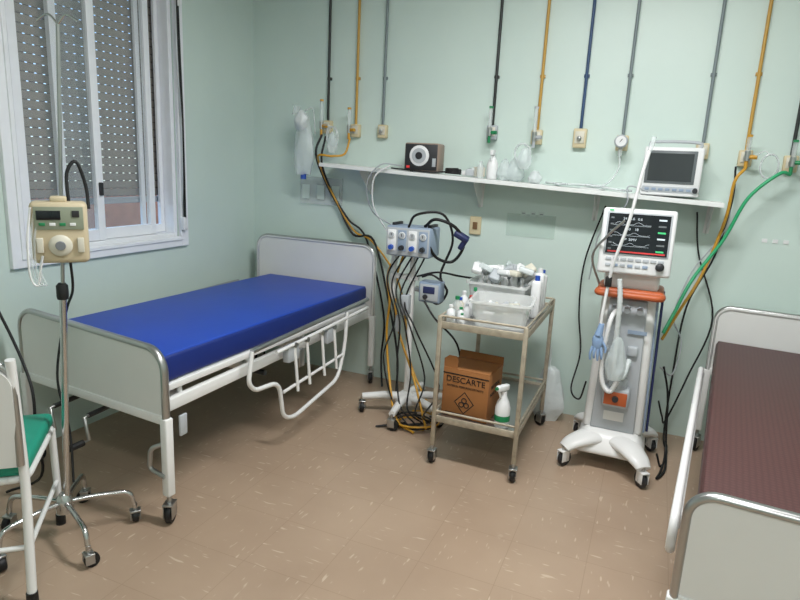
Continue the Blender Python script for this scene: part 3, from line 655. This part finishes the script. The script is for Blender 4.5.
hz([(3.13,-.06,1.58),(3.14,-.05,1.4),(3.10,-.05,1.1),(3.0,-.06,.8),(2.98,-.1,.4),(2.98,-.15,.05),(3.0,-.3,.012),(2.97,-.5,.01),(2.95,-.35,.01)],.0055,black)
hz([(2.98,-.05,1.33),(3.02,-.05,1.1),(3.14,-.05,.75),(3.06,-.08,.4),(2.98,-.1,.12),(2.95,-.25,.2),(2.92,-.3,.3)],.005,black)
hz([(2.92,-.3,.5),(2.96,-.3,.35),(2.98,-.3,.15),(2.99,-.36,.02),(2.97,-.55,.01),(2.95,-.65,.01),(2.99,-.52,.01),(3.0,-.2,.01)],.006,black)
hz([(3.13,-.05,1.5),(3.13,-.05,1.25),(3.0,-.06,1.0),(2.94,-.1,.75),(3.0,-.1,.6),(2.97,-.25,.45),(2.90,-.32,.5)],.004,lgrey)
H.done('ventilator_hoses',parent=vt)
H=B()
hz([(2.50,-.05,1.33),(2.42,-.05,1.0),(2.42,-.06,.7),(2.46,-.1,.45),(2.44,-.2,.25),(2.50,-.28,.22),(2.53,-.33,.35)],.005,black)
hz([(2.72,-.27,1.43),(2.62,-.28,1.45),(2.62,-.28,1.35),(2.5,-.2,1.2),(2.46,-.1,.9)],.004,lgrey)
H.done('sensor_cable')
H=B()
hz([(.02,-2.6,1.5),(.05,-2.3,1.25),(.08,-2.12,1.0),(.25,-2.12,.80),(.46,-2.16,.55),(.5,-2.18,.35),(.45,-2.14,.1),(.3,-2.2,.012)],.006,black)
hz([(SX+.05,SY+.06,1.14),(SX+.03,SY+.08,1.0),(SX-.03,SY+.1,.92),(SX-.10,SY+.12,.8),(SX-.12,SY+.1,.6),(SX-.06,SY+.09,.4),(SX-.02,SY+.06,.2)],.005,black)
H.done('power_cable')
# ---------------------------------------------------------------- lights
def lampfix(x,y,LE):
    b=B(); b.box((x,y,RZ-.03),(1.25,.2,.05),plast,.006)
    for dy in(-.05,.05): b.cyl((x-.6,y+dy,RZ-.075),(x+.6,y+dy,RZ-.075),.014,mat('fluorescent_tube',(255,255,250),.5,emit=1.5,var=0),12)
    b.done('ceiling_light')
    l=bpy.data.lights.new('fluorescent_glow','AREA'); l.shape='RECTANGLE'; l.size=1.2; l.size_y=.25; l.color=(.99,.99,1); l.energy=LE
    o=bpy.data.objects.new('fluorescent_glow',l); o.location=(x,y,RZ-.11); sc.collection.objects.link(o)
lampfix(2.5,-1.8,68); lampfix(3.0,-4.0,36)
w=bpy.data.worlds.new('daylight'); sc.world=w; w.use_nodes=True; nt=w.node_tree; bg=nt.nodes['Background']
sky=nt.nodes.new('ShaderNodeTexSky'); sky.sky_type='HOSEK_WILKIE'; sky.sun_direction=Vector((-.4,-.3,.8)); nt.links.new(sky.outputs[0],bg.inputs[0]); bg.inputs[1].default_value=9.0
# ---------------------------------------------------------------- camera
yaw,p,a=R(22.6),R(12.6),R(2.8)
r0=Vector((math.cos(yaw),math.sin(yaw),0)); f0=Vector((-math.sin(yaw)*math.cos(p),math.cos(yaw)*math.cos(p),-math.sin(p))); u0=r0.cross(f0)
r=math.cos(a)*r0+math.sin(a)*u0; u=-math.sin(a)*r0+math.cos(a)*u0
cd=bpy.data.cameras.new('camera'); cd.lens=27; cd.sensor_width=36
cam=bpy.data.objects.new('camera',cd); sc.collection.objects.link(cam)
Mc=Matrix((( r.x,u.x,-f0.x,2.78),(r.y,u.y,-f0.y,-3.75),(r.z,u.z,-f0.z,1.5),(0,0,0,1))); cam.matrix_world=Mc
sc.camera=cam
